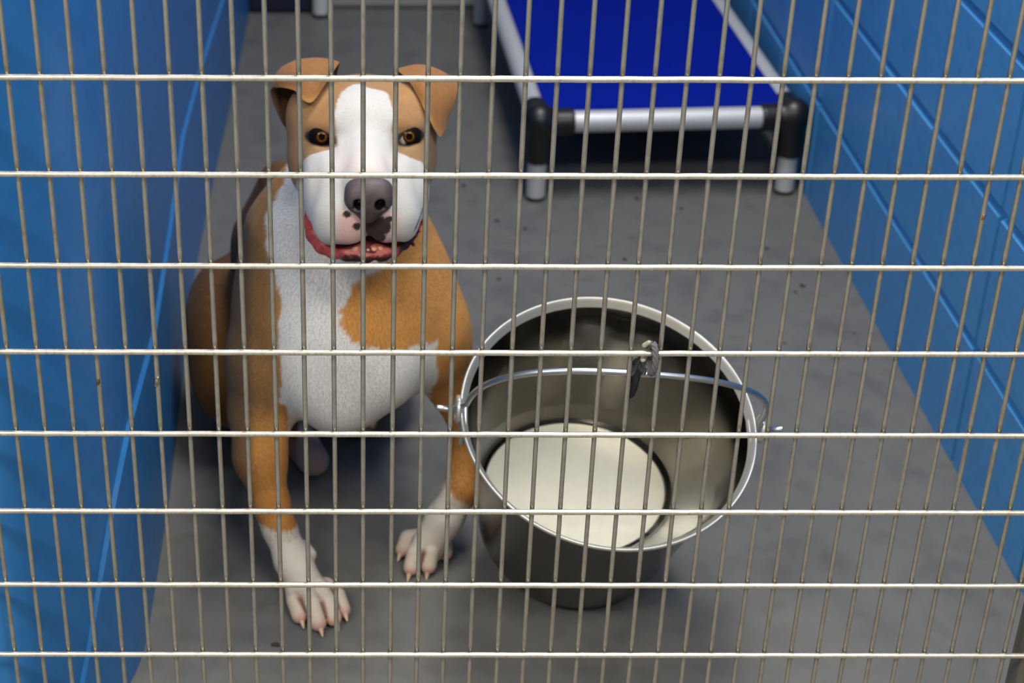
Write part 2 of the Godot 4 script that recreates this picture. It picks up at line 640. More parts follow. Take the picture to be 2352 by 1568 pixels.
	wr.face([Vector3(xb, 0, z1), Vector3(xb, 2.7, z1), Vector3(back, 2.7, z1), Vector3(back, 0, z1)], Color.WHITE, Vector3(-1, 0.2, 0.1))
	wr.face([Vector3(xa, 2.7, z0), Vector3(back, 2.7, z0), Vector3(back, 2.7, z1), Vector3(xb, 2.7, z1)], Color.WHITE, Vector3(-1, 0.2, 0.1))
	var w := put("wall_right", wr.mesh(), M.blue)
	tag(w, "blue painted block wall to the right of the bucket and bed", "wall", "", "structure")
	var ys := [0.0, 0.1745]
	while ys[-1] < 2.68: ys.append(minf(ys[-1] + 0.1843, 2.7))
	var zs := [0.05, -0.08, -0.350, -0.606, -0.880, -1.140, -1.425, -1.70, -1.975, -2.25, -2.44]
	for r in ys.size() - 1:
		for k in zs.size() - 1:
			var gy := 0.003
			var gz := 0.0042
			var za: float = zs[k + 1] + gz
			var zb: float = zs[k] - gz
			var ya: float = ys[r] + (gy if r > 0 else 0.0)
			var yb: float = ys[r + 1] - gy
			var bv := 0.0048
			var bz := 0.0012
			var jig := rng.randf_range(-0.0007, 0.0007)
			var mb := MB.new()
			var o := func(y: float, z: float, d: float) -> Vector3: return Vector3(xr.call(z) + jig + d, y, z)
			var ya2 := ya + (bv if r > 0 else 0.0)
			var f4 := [o.call(ya2, zb - bz, 0.0), o.call(ya2, za + bz, 0.0), o.call(yb - bv, za + bz, 0.0), o.call(yb - bv, zb - bz, 0.0)]
			var b4 := [o.call(ya, zb, rec + 0.001), o.call(ya, za, rec + 0.001), o.call(yb, za, rec + 0.001), o.call(yb, zb, rec + 0.001)]
			mb.face(f4, Color.WHITE, Vector3.LEFT)
			for q in 4:
				mb.face([b4[q], b4[(q + 1) % 4], f4[(q + 1) % 4], f4[q]], Color.WHITE, Vector3.LEFT)
			put("block", mb.mesh(), M.blue, w)

	# end post of the wire front, at the right edge
	var ps := thing("gate_post", Vector3(0.6535, 0, -0.004))
	tag(ps, "square grey steel post at the right end of the wire mesh", "post")
	var pb := MB.new()
	pb.box(Vector3(-0.0255, 0.03, -0.028), Vector3(0.0255, 2.05, 0.002), 0.004)
	put("tube", pb.mesh(), M.post, ps)
	var ft := MB.new()
	ft.box(Vector3(-0.035, 0.0, -0.035), Vector3(0.035, 0.03, 0.010), 0.003)
	put("foot", ft.mesh(), M.post, ps)

# ------------------------------------------------------------------ welded wire front
func fence() -> void:
	var f := thing("wire_mesh_panel")
	tag(f, "welded wire mesh front of the kennel with upright and level rods", "wire mesh")
	var y0 := 0.7595
	var h := 0.08245
	var top := y0 + 15 * h
	var bot := y0 - 8 * h
	var xl := -0.345
	var xr := 0.6265
	# one upright, shared: darker stains where each level rod is welded on
	var up := []
	for variant in 3:
		var mb := MB.new()
		var path := []
		var cols := []
		for k in range(-15, 9):
			for t in [-0.0035, -0.0015, 0.003, 0.011, 0.03, 0.05, 0.07]:
				path.append(Vector3(0, y0 - k * h + t, 0))
				var d := 1.0 - 0.55 * exp(-pow((t - 0.0025) / 0.0035, 2.0))
				var v := 0.9 + 0.1 * nz.get_noise_2d(k * 3.1 + t * 40.0, variant * 9.0)
				cols.append(Color(0.80 * d * v, 0.785 * d * v, 0.735 * d * v * (0.8 + 0.2 * d)))
		var ord := []
		for q in path.size(): ord.append(q)
		ord.sort_custom(func(a, b): return path[a].y < path[b].y)
		var p2 := []
		var c2 := []
		for q in ord:
			p2.append(path[q]); c2.append(cols[q])
		mb.tube(p2, 0.0021, 12, true, c2)
		up.append(mb.mesh())
	for i in range(-13, 25):
		var o := put("upright_rod", up[(i + 30) % 3], M.wire, f, Vector3(i * WIRE + rng.randf_range(-0.0003, 0.0003), 0, -0.0044))
	var lev := []
	for variant in 2:
		var mb := MB.new()
		var path := []
		var cols := []
		var n := 60
		for q in n + 1:
			path.append(Vector3(lerpf(xl, xr, float(q) / n), 0.0003 * nz.get_noise_2d(q * 0.9, variant * 7.0), 0))
			var v := 0.95 + 0.07 * nz.get_noise_2d(q * 5.0, variant * 3.0 + 40.0)
			cols.append(Color(v, v * 0.985, v * 0.95))
		mb.tube(path, 0.0026, 14, true, cols)
		lev.append(mb.mesh())
	for k in range(-15, 9):
		put("level_rod", lev[(k + 30) % 2], M.wire, f, Vector3(0, y0 - k * h, 0))
	var fr := MB.new()
	fr.box(Vector3(xl - 0.012, bot - 0.03, -0.02), Vector3(0.62, bot - 0.004, 0.004), 0.004)
	put("bottom_rail", fr.mesh(), M.post, f)
	var ft := MB.new()
	ft.box(Vector3(xl - 0.012, top + 0.004, -0.02), Vector3(0.62, top + 0.03, 0.004), 0.004)
	put("top_rail", ft.mesh(), M.post, f)
	for x in [xl + 0.01, 0.6]:
		var ll := MB.new()
		ll.box(Vector3(x - 0.012, 0.0, -0.018), Vector3(x + 0.012, bot - 0.03, 0.002), 0.003)
		put("foot", ll.mesh(), M.post, f)

	# spatter of weld metal and a fleck of rust on three of the rods
	for w in [[-7, 0.481, 0.0031, sr(176, 170, 158)], [-9, 0.481, 0.0022, sr(150, 128, 92)], [20, 0.6403, 0.0016, sr(214, 140, 84)]]:
		var bl := Field.new()
		var c0 := Vector3(w[0] * WIRE, w[1], -0.0026)
		var r0: float = w[2]
		bl.ell(c0, Vector3(r0 * 0.75, r0 * 1.3, r0 * 0.7), 0.0006)
		bl.ell(c0 + Vector3(-r0 * 0.4, -r0 * 1.1, 0), Vector3(r0 * 0.5, r0 * 0.7, r0 * 0.5), 0.0006)
		bl.ell(c0 + Vector3(r0 * 0.3, r0 * 1.2, 0), Vector3(r0 * 0.45, r0 * 0.6, r0 * 0.5), 0.0006)
		var bm := MB.new()
		var bc: Color = w[3]
		bl.build(0.0005, bm, func(p, n): return bc)
		put("weld_spot", bm.mesh(), M.wire, f)

	# the cord that ties the bucket's handle to the mesh
	var c := thing("cord_tie", Vector3(0.2462, 0.5119, 0.0))
	tag(c, "grey braided cord looped round a mesh rod and the bucket's handle", "cord")
	var kn := Vector3(0.2462, 0.5119, 0.0)
	var loop := MB.new()
	for strand in 3:
		var path := []
		for q in 29:
			var a := TAU * q / 28.0
			var ph := TAU * strand / 3.0 + a * 5.0
			var r := 0.0105 + 0.0011 * cos(ph)
			path.append(Vector3(0.002 * sin(a) + 0.0016 * sin(ph) + 0.0005, -0.0045 + r * cos(a) * 1.35, r * sin(a) * 0.62 + 0.0008))
		loop.tube(path, 0.0017, 7, false)
	put("braided_loop", loop.mesh(), M.cord, c)
	var knot := Field.new()
	knot.cap(Vector3(-0.006, 0.006, -0.004), Vector3(-0.003, 0.0105, -0.001), 0.0024, 0.002, 0.001)
	knot.cap(Vector3(-0.004, -0.004, -0.006), Vector3(-0.0065, -0.0075, -0.003), 0.0028, 0.0026, 0.002)
	var km := MB.new()
	knot.build(0.0009, km, func(p, n): return Color.WHITE)
	put("knot", km.mesh(), mat(Color(0.62, 0.60, 0.55), 0.8), c)
	# strap: from the knot back and down to the handle, ending in a flat dark loop round it
	var hb := Vector3(0.2705, 0.3795, -0.1915) - kn
	var st := MB.new()
	for s in [-1.0, 1.0]:
		var path := []
		for q in 15:
			var t := q / 14.0
			var p := Vector3(-0.006, -0.006, -0.006).lerp(hb + Vector3(-0.003, 0.008, 0.002), t)
			path.append(p + Vector3(s * (0.002 + 0.003 * sin(PI * t)), -0.012 * sin(PI * t), 0))
		st.tube(path, 0.0019, 7)
	put("strand", st.mesh(), M.rubber, c)
	var lp := MB.new()
	var path := []
	for q in 25:
		var a := TAU * q / 24.0
		path.append(hb + Vector3(-0.004 + 0.003 * cos(a), -0.006 + 0.019 * cos(a), 0.0105 * sin(a)))
	lp.tube(path, 0.0036, 8, false)
	put("handle_loop", lp.mesh(), M.rubber, c)

# ------------------------------------------------------------------ bucket
func bucket() -> void:
	var P := Vector3(0.2613, 0.2648, -0.2911)
	var nn := Vector3(0.0744, 0.9009, 0.4277).normalized()
	var ax := Vector3(0.325, -0.041, -0.010)
	ax = (ax - nn * nn.dot(ax)).normalized()
	var bz := ax.cross(nn)          # towards the front of the mouth
	var H := 0.2305
	var xf := Transform3D(Basis(ax, nn, bz), P - nn * H)
	var o := thing("bucket", Vector3(P.x, 0, P.z))
	tag(o, "stainless steel bucket of water tilted towards the wire, next to the dog's paw", "bucket")
	xf.origin -= o.position
	# profile heights from the inner floor (0) to the rim; outside first, then over the rim, then inside
	var out := [Vector2(0.0, -0.0045), Vector2(0.092, -0.0045), Vector2(0.096, -0.0098), Vector2(0.104, -0.0098), Vector2(0.1085, -0.005), Vector2(0.112, 0.004), Vector2(0.1185, 0.04), Vector2(0.129, 0.11), Vector2(0.1395, 0.18), Vector2(0.1470, 0.212), Vector2(0.1555, 0.2245)]
	var rimp := [Vector2(0.1555, 0.2235), Vector2(0.1590, 0.2260), Vector2(0.1605, 0.2285), Vector2(0.1605, 0.2305), Vector2(0.1595, 0.2319), Vector2(0.1582, 0.2317), Vector2(0.1560, 0.2290), Vector2(0.1538, 0.2255), Vector2(0.1520, 0.2230)]
	var inn := [Vector2(0.1520, 0.2230), Vector2(0.1490, 0.2160), Vector2(0.1466, 0.2080), Vector2(0.1385, 0.18), Vector2(0.1272, 0.11), Vector2(0.1168, 0.04), Vector2(0.1125, 0.012), Vector2(0.1095, 0.0035), Vector2(0.1055, 0.0004), Vector2(0.1048, 0.0)]
	var base := [Vector2(0.1048, 0.0), Vector2(0.1035, 0.0005), Vector2(0.09, 0.0007), Vector2(0.05, 0.0008), Vector2(0.0, 0.0008)]
	var mo := MB.new()
	mo.lathe(out, xf, 128)
	mo.lathe(inn, xf, 128)
	put("shell", mo.mesh(), M.steel, o)
	var mr := MB.new()
	mr.lathe(rimp, xf, 128)
	var rimm: StandardMaterial3D = M.steel.duplicate()
	rimm.roughness = 0.45
	rimm.metallic = 0.7
	rimm.albedo_color = Color(0.78, 0.77, 0.74)
	put("rolled_rim", mr.mesh(), rimm, o)
	var mf := MB.new()
	mf.lathe(base, xf, 96)
	var fm: StandardMaterial3D = M.steel.duplicate()
	fm.albedo_color = Color(0.97, 0.95, 0.90)
	fm.roughness = 0.45
	fm.metallic = 0.6
	put("inner_base", mf.mesh(), fm, o)
	# ears with eyes on both sides, just under the rim
	for s in [-1.0, 1.0]:
		var e := MB.new()
		var ec := Vector3(s * 0.1590, H + 0.004, 0.004)
		var ring := []
		for q in 25:
			var a := TAU * q / 24.0
			ring.append(xf * (ec + Vector3(s * 0.004, 0.0125 * cos(a), 0.0125 * sin(a))))
		e.tube(ring, 0.0030, 8, false)
		e.box(Vector3(s * 0.1545 - 0.003, H - 0.042, -0.014), Vector3(s * 0.1545 + 0.003, H - 0.004, 0.022), 0.002, Color.WHITE, xf)
		put("handle_eye", e.mesh(), rimm, o)
	# the wire handle, raised towards the mesh
	var d := (cos(deg_to_rad(75.0)) * bz + sin(deg_to_rad(75.0)) * nn).normalized()
	var c0 := xf * Vector3(0, H + 0.004, 0.004)
	var path := []
	for q in 65:
		var t := PI * q / 64.0
		var cx := cos(t)
		var sxx := signf(cx) * pow(absf(cx), 0.78)
		path.append(c0 + ax * (-0.1560 * sxx) + d * 0.150 * pow(sin(t), 0.66))
	var wire := MB.new()
	var full := []
	full.append(c0 + ax * -0.186 + d * 0.001)
	full.append(c0 + ax * -0.170 + d * -0.002)
	full.append_array(path.slice(1, 64))
	full.append(c0 + ax * 0.170 + d * -0.002)
	full.append(c0 + ax * 0.186 + d * 0.004)
	wire.tube(full, 0.0033, 10)
	put("handle", wire.mesh(), mat(Color(0.70, 0.71, 0.74), 0.3, 0.95), o)

	# the water, level while the bucket leans
	var level := 0.172
	var w := thing("water", Vector3(P.x, level, P.z))
	tag(w, "clear water standing level inside the tilted steel bucket", "water")
	var wm := MB.new()
	var seg := 128
	var rows := 24
	var wxf := xf
	wxf.origin += o.position - w.position
	var prof := func(t: float) -> float: return lut([[0.0, 0.1046], [0.0005, 0.1054], [0.0035, 0.1094], [0.012, 0.1124], [0.04, 0.1167], [0.11, 0.1271], [0.18, 0.1384], [0.208, 0.1465]], t) + 0.0003
	var tops := []
	for q in seg:
		var a := TAU * q / seg
		var lo := 0.001
		var hi := 0.208
		for it in 40:
			var m := (lo + hi) * 0.5
			var y: float = (wxf * Vector3(cos(a) * prof.call(m), m, sin(a) * prof.call(m))).y
			if y < 0.0: lo = m
			else: hi = m
		tops.append(lo)
	for r in rows + 1:
		for q in seg:
			var a := TAU * q / seg
			var t := lerpf(0.0009, tops[q], pow(float(r) / rows, 1.5))
			var rad: float = prof.call(t)
			wm.vert(wxf * Vector3(cos(a) * rad, t, sin(a) * rad), (wxf.basis * Vector3(cos(a), -0.15, sin(a))).normalized())
	for r in rows:
		for q in seg:
			var q2 := (q + 1) % seg
			wm.quad(r * seg + q, r * seg + q2, (r + 1) * seg + q2, (r + 1) * seg + q)
	for cap in 2:
		var nrm := Vector3.UP if cap == 0 else -(wxf.basis.y).normalized()
		var s0 := wm.v.size()
		var ctr := Vector3()
		for q in seg:
			var p: Vector3 = wm.v[(rows if cap == 0 else 0) * seg + q]
			if cap == 0: p.y = 0.0
			wm.vert(p, nrm)
			ctr += p / seg
		var cm := wm.vert(ctr, nrm)
		for q in seg:
			wm.tri(s0 + q, s0 + (q + 1) % seg, cm)
	var wat := mat(Color(0.99, 0.99, 0.97, 0.0), 0.0, 0.0, 0.5)
	wat.refraction_enabled = true
	wat.refraction_scale = 0.033
	wat.transparency = BaseMaterial3D.TRANSPARENCY_ALPHA
	put("water_body", wm.mesh(), wat, w)

# ------------------------------------------------------------------ raised bed
func cot() -> void:
	var o := thing("raised_dog_bed", Vector3(0.287, 0, -1.421))
	tag(o, "raised dog bed with royal blue cloth on a grey tube frame", "dog bed")
	var u := Vector3(0.432, 0, -0.030)
	var w := Vector3(-0.045, 0, -0.886)
	var un := u.normalized()
	var wn := w.normalized()
	var hy := 0.139
	var up := Vector3(0, hy, 0)
	var r := 0.0185
	for k in 4:
		var at: Vector3 = [Vector3.ZERO, u, w, u + w][k]
		var l := MB.new()
		l.tube([at + Vector3(0, 0.004, 0), at + Vector3(0, hy - 0.05, 0)], 0.0165, 24)
		put("leg", l.mesh(), M.tube, o)
		var ft := MB.new()
		ft.tube([at, at + Vector3(0, 0.006, 0)], 0.0172, 24)
		put("foot_cap", ft.mesh(), M.black, o)
		var su := un * (1.0 if k % 2 == 0 else -1.0)
		var sw := wn * (1.0 if k < 2 else -1.0)
		var c := Field.new()
		var rr := 0.0235
		c.cap(at + Vector3(0, hy - 0.062, 0), at + Vector3(0, hy + 0.006, 0), rr, rr, 0.0)
		c.cap(at + up, at + up + su * 0.052, rr, rr, 0.006)
		c.cap(at + up, at + up + sw * 0.055, rr, rr, 0.006)
		c.ell(at + up + Vector3(0, 0.004, 0), Vector3(0.027, 0.028, 0.027), 0.008)
		for dd in [[Vector3(0, -1, 0), 0.07], [su, 0.0585], [sw, 0.0615]]:   # cut the sockets flat
			var ctr: Vector3 = at + up + dd[0] * (dd[1] + 0.045)
			c.ell(ctr, Vector3(0.05, 0.05, 0.05), 0.002, true)
		var mb := MB.new()
		c.build(0.0032, mb, func(p, n): return Color.WHITE)
		put("corner_connector", mb.mesh(), M.black, o)
		var scr := MB.new()
		var ctrs := at + up + (su * -0.6 + Vector3(0, 0.75, 0.45)).normalized() * 0.027
		scr.tube([ctrs, ctrs + (ctrs - at - up).normalized() * 0.0025], 0.004, 12)
		put("screw", scr.mesh(), M.tube, o)
	for e in [[Vector3.ZERO, u], [w, u + w], [Vector3.ZERO, w], [u, u + w]]:
		var dir: Vector3 = (e[1] - e[0]).normalized()
		var rl := MB.new()
		rl.tube([e[0] + up + dir * 0.05, e[1] + up - dir * 0.05], r, 28)
		put("rail", rl.mesh(), M.tube, o)
	# the cloth, drawn tight over the rails with a slight sag
	var cl := MB.new()
	var nu := 24
	var nv := 40
	var s0 := cl.v.size()
	for a in nu + 1:
		for b in nv + 1:
			var fu := float(a) / nu
			var fv := float(b) / nv
			var m := Vector3.ZERO + u * lerpf(0.035, 0.965, fu) + w * lerpf(0.018, 0.99, fv)
			m.y = hy + 0.016 - 0.012 * sin(PI * fu) * sin(PI * fv) 
			cl.vert(m, Vector3(-cos(PI * fu) * 0.05, 1, 0).normalized())
	for a in nu:
		for b in nv:
			var q := s0 + a * (nv + 1) + b
			cl.quad(q, q + 1, q + nv + 2, q + nv + 1)
	# hems tucked down between cloth and rail
	var edge := []
	for b in nv + 1: edge.append(Vector3.ZERO + u * 0.035 + w * lerpf(0.018, 0.99, float(b) / nv) + Vector3(0, hy + 0.0145, 0))
	cl.tube(edge, 0.0022, 8)
	edge = []
	for b in nv + 1: edge.append(Vector3.ZERO + u * 0.965 + w * lerpf(0.018, 0.99, float(b) / nv) + Vector3(0, hy + 0.0145, 0))
	cl.tube(edge, 0.0022, 8)
	edge = []
	for a in nu + 1: edge.append(Vector3.ZERO + w * 0.018 + u * lerpf(0.035, 0.965, float(a) / nu) + Vector3(0, hy + 0.0145, 0))
	cl.tube(edge, 0.0022, 8)
	put("cloth", cl.mesh(), M.cloth, o)

func back_corner() -> void:
	# a second frame by the back wall: only a grey leg and its dark blue cloth hanging to the floor show
	var o := thing("upended_bed", Vector3(-0.105, 0, -2.36))
	tag(o, "dark navy bed panel on grey legs standing against the back wall", "dog bed")
	for x in [0.0, -0.135]:
		var l := MB.new()
		var zz := 0.0 if x == 0.0 else -0.055
		l.tube([Vector3(x, 0.006, zz), Vector3(x, 0.60, -0.035)], 0.0185, 24)
		put("leg", l.mesh(), M.tube, o)
		var ft := MB.new()
		ft.tube([Vector3(x, 0, zz), Vector3(x, 0.008, zz)], 0.0195, 24)
		put("foot_cap", ft.mesh(), M.black, o)
	var c := MB.new()
	c.box(Vector3(-0.158, 0.004, -0.030), Vector3(-0.020, 0.58, -0.014), 0.005)
	put("cloth", c.mesh(), M.navy, o)
	var t := MB.new()
	t.tube([Vector3(-0.135, 0.60, -0.035), Vector3(0.0, 0.60, -0.035)], 0.0185, 20)
	put("rail", t.mesh(), M.tube, o)

func crumbs() -> void:
	# scattered dark crumbs of dirt on the floor
	var spots := [Vector3(0.645, 0, -1.23), Vector3(0.66, 0, -1.08), Vector3(0.675, 0, -1.10), Vector3(0.165, 0, -1.47), Vector3(0.205, 0, -1.12), Vector3(0.215, 0, -1.17), Vector3(0.26, 0, -1.30), Vector3(0.53, 0, -1.38), Vector3(0.46, 0, -1.42), Vector3(0.41, 0, -1.19), Vector3(0.72, 0, -0.95), Vector3(0.61, 0, -0.92), Vector3(-0.10, 0, -0.235), Vector3(0.215, 0, -1.33), Vector3(0.43, 0, -0.52), Vector3(0.68, 0, -0.45)]
	var mb := MB.new()
	for s in spots:
		var f := Field.new()
		var r := rng.randf_range(0.0015, 0.0032)
		f.ell(s + Vector3(0, r * 0.4, 0), Vector3(r * 1.6, r * 0.6, r), 0.001, false, Basis(Vector3.UP, rng.randf() * TAU))
		f.ell(s + Vector3(r, r * 0.35, r * 0.6), Vector3(r, r * 0.5, r * 0.8), 0.001)
		f.build(0.0009, mb, func(p, n): return Color.WHITE)
	tag(put("debris", mb.mesh(), mat(Color(0.17, 0.16, 0.16), 0.9)), "dark crumbs of dirt scattered over the grey floor", "debris", "", "stuff")

# ------------------------------------------------------------------ the dog
const WHITE_L := [[0.10, -0.098], [0.2135, -0.0975], [0.276, -0.092], [0.326, -0.0945], [0.342, -0.094], [0.358, -0.0895], [0.369, -0.0935], [0.386, -0.1], [0.413, -0.109], [0.435, -0.109], [0.452, -0.098], [0.47, -0.088]]
const WHITE_R := [[0.10, 0.10], [0.234, 0.078], [0.248, 0.0815], [0.304, 0.079], [0.310, 0.060], [0.316, 0.0243], [0.3225, 0.006], [0.330, -0.012], [0.340, -0.0228], [0.361, -0.0265], [0.3746, -0.018], [0.386, -0.0158], [0.40, 0.02], [0.42, 0.05]]
const BLAZE_L := [[-140.0, -90.0], [-60.0, -80.0], [-45.0, -71.0], [-30.0, -68.0], [-22.0, -64.0], [-16.0, -57.0], [-13.0, -46.0], [-10.0, -33.0], [-7.0, -28.0], [8.0, -30.0], [25.0, -31.5], [40.0, -28.0], [48.0, -24.0], [55.0, -15.0], [60.0, -4.0]]
const BLAZE_R := [[-140.0, 90.0], [-62.0, 80.0], [-45.0, 66.0], [-32.0, 62.0], [-24.0, 58.0], [-19.0, 44.0], [-14.0, 33.0], [-8.0, 28.5], [8.0, 27.5], [25.0, 29.0], [36.0, 27.0], [46.0, 24.0], [49.0, 20.0], [53.0, 2.0], [60.0, -3.0]]

func tufts(p: Vector3, s: float) -> float:          # ragged edge of the coat's patches
	return nz.get_noise_3d(p.x * 90.0 * s, p.y * 26.0 * s, p.z * 60.0 * s) * 0.6 + nz.get_noise_3d(p.x * 300.0 * s, p.y * 90.0 * s, p.z * 200.0 * s) * 0.4

func coat_body(p: Vector3, g: Vector3) -> Color:
	var t := tufts(p, 1.0)
	var tt := tufts(p * 1.7 + Vector3.ONE, 0.6)
	var streak := 1.0 + 0.10 * tt + 0.05 * nz.get_noise_3d(p.x * 420.0, p.y * 70.0, p.z * 420.0)
	var tan_c := sr(205, 145, 78)
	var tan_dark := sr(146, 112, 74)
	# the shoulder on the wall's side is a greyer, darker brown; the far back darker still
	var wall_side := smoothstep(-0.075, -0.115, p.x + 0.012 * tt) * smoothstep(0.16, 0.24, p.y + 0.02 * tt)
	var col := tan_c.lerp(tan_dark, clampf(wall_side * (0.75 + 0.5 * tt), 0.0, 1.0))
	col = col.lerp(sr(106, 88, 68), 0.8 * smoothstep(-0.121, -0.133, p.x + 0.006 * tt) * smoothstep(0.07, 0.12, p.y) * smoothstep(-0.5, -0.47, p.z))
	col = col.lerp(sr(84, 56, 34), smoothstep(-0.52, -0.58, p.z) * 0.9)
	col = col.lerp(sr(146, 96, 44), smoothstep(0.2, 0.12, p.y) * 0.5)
	col *= streak
	# white: chest band, belly, lower legs
	var wl := lut(WHITE_L, p.y) + 0.006 * t
	var wr := lut(WHITE_R, p.y + 0.005 * tt) + 0.006 * t
	var e := minf(p.x - wl, wr - p.x)
	var white := smoothstep(-0.0012, 0.0018, e) * smoothstep(-0.66, -0.60, p.z)
	if p.y < 0.235 and (p.x < -0.088 or p.x > 0.075): white = 0.0
	if p.y < 0.15 and p.z > -0.455: white = 0.0
	if p.z < -0.44 and p.y > 0.24: white *= smoothstep(-0.50, -0.46, p.z) if p.y > 0.33 else 0.0
	var cuff := 0.0
	if p.x < -0.0 and p.z > -0.50:
		cuff = smoothstep(0.0855, 0.0825, p.y + 0.004 * t + (p.x + 0.1) * 0.1)
	elif p.x > 0.03 and p.z > -0.5:
		cuff = smoothstep(0.085, 0.079, p.y + 0.004 * t + (p.x - 0.115) * 0.7)
	white = maxf(white, cuff)
	var wc := sr(232, 231, 229) * (1.0 + 0.05 * tt + 0.03 * t)
	if cuff > 0.5:
		wc = wc.lerp(sr(184, 172, 154), 0.6).lerp(sr(190, 166, 138), smoothstep(0.05, 0.018, p.y) * 0.5)
	col = col.lerp(wc, white)
	# thin pink skin low on the belly
	if p.y < 0.235 and p.y > 0.13 and p.x > -0.09 and p.x < 0.08 and p.z < -0.34:
		col = col.lerp(sr(206, 184, 172), smoothstep(0.225, 0.185, p.y) * 0.7 * white)
	# hind paws: pinkish white
	if p.y < 0.06 and p.z < -0.5: col = col.lerp(sr(150, 118, 112), 0.8 * smoothstep(-0.61, -0.585, p.z))
	col.a = 1.0
	return col

func coat_head(p: Vector3, g: Vector3) -> Color:    # p in head millimetres
	var t := nz.get_noise_3d(p.x * 0.16, p.y * 0.07, p.z * 0.16) * 0.6 + nz.get_noise_3d(p.x * 0.5, p.y * 0.16, p.z * 0.4) * 0.4
	var lo := nz.get_noise_3d(p.x * 0.03, p.y * 0.03, p.z * 0.03)
	var up := p.y * 0.961 - p.z * 0.276
	var tan_c := sr(166, 124, 82) * (1.0 + 0.10 * t + 0.10 * lo)
	tan_c = tan_c.lerp(sr(152, 126, 92), 0.45 * smoothstep(-65.0, -20.0, p.z) * smoothstep(30.0, -20.0, p.y))
	var wl := lut(BLAZE_L, up) + 1.8 * t
	var wr := lut(BLAZE_R, up) + 1.8 * t
	var e := minf(p.x - wl, wr - p.x)
	var side := smoothstep(-58.0, -48.0, p.z + 3.0 * t) if absf(p.x) > 40.0 else 1.0
	var white := smoothstep(-0.9, 1.4, e) * (side if up > -62.0 else smoothstep(-75.0, -60.0, p.z))
	if up > 57.0: white = 0.0
	var wc := sr(207, 204, 199) * (1.0 + 0.025 * t)
	# pink skin shows through the thin hair of the bridge and the upper lips
	wc = wc.lerp(sr(233, 205, 198), 0.55 * exp(-pow((p.x) / 26.0, 2.0) - pow((up + 27.0) / 11.0, 2.0)))
	wc = wc.lerp(sr(206, 164, 162), 0.9 * smoothstep(-64.0, -84.0, up) * smoothstep(40.0, 22.0, absf(p.x)) * smoothstep(58.0, 72.0, p.z))
	var col := tan_c.lerp(wc, white)
	# brown smudges at the inner corners and dark rims of the eyes
	for s in [-1.0, 1.0]:
		var q := Vector2((p.x - s * 44.5) * s, up)
		var smud := exp(-pow((q.x + 14.0) / (7.0 if s > 0 else 4.0), 2.0) - pow((q.y + 3.0) / 13.0, 2.0)) * (0.75 if s > 0 else 0.4)
		col = col.lerp(sr(112, 92, 66), smud * smoothstep(-50.0, -20.0, p.z))
		var d := Vector2((q.x - 1.0) / 15.8, (q.y - 0.6 - 0.17 * q.x) / 8.4).length() + 0.08 * t
		col = col.lerp(sr(44, 36, 32), smoothstep(1.15, 0.9, d) * smoothstep(-50.0, -25.0, p.z))
		var brow := Vector2((q.x - 3.0) / 20.0, (q.y - 9.5) / 3.2).length()
		col = col.lerp(sr(98, 78, 56), 0.2 * smoothstep(1.3, 0.5, brow) * smoothstep(-50.0, -25.0, p.z))
	# black pigment round the lips under the nose
	if p.z > 60.0:
		for sp in [[6.0, -89.0, 11.0, 9.0], [14.0, -87.0, 10.0, 9.5], [-10.5, -87.0, 4.5, 4.0], [-20.0, -75.0, 4.2, 3.4], [22.0, -80.0, 3.6, 3.0], [10.0, -98.0, 9.0, 7.0], [0.0, -82.0, 6.0, 12.0]]:
			var d := Vector2((p.x - sp[0]) / sp[2], (up - sp[1]) / sp[3]).length() + 0.22 * t
			col = col.lerp(sr(50, 42, 42), smoothstep(1.08, 0.86, d))
	# dark lip line at the corner of the mouth
	if p.x > 44.0 and p.x < 61.0 and p.z > 2.0:
		var d := absf(up - lerpf(-100.0, -66.0, clampf((p.x - 44.0) / 16.0, 0.0, 1.0)) )
		col = col.lerp(sr(40, 34, 34), smoothstep(2.4, 1.0, d + 0.5 * t) * smoothstep(-54.0, -60.0, up) * smoothstep(-96.0, -88.0, up))
	# inside of the mouth
	if p.z > 0.0 and absf(p.x) < 48.0 and p.y < -76.0 and p.y > -108.0:
		var q := Vector3((p.x - 1.0) / 36.0, (p.y + 95.0) / 9.0, (p.z - 48.0) / 44.0).length()
		col = col.lerp(sr(96, 40, 42), smoothstep(1.16, 1.06, q))
	col.a = 1.0
	return col

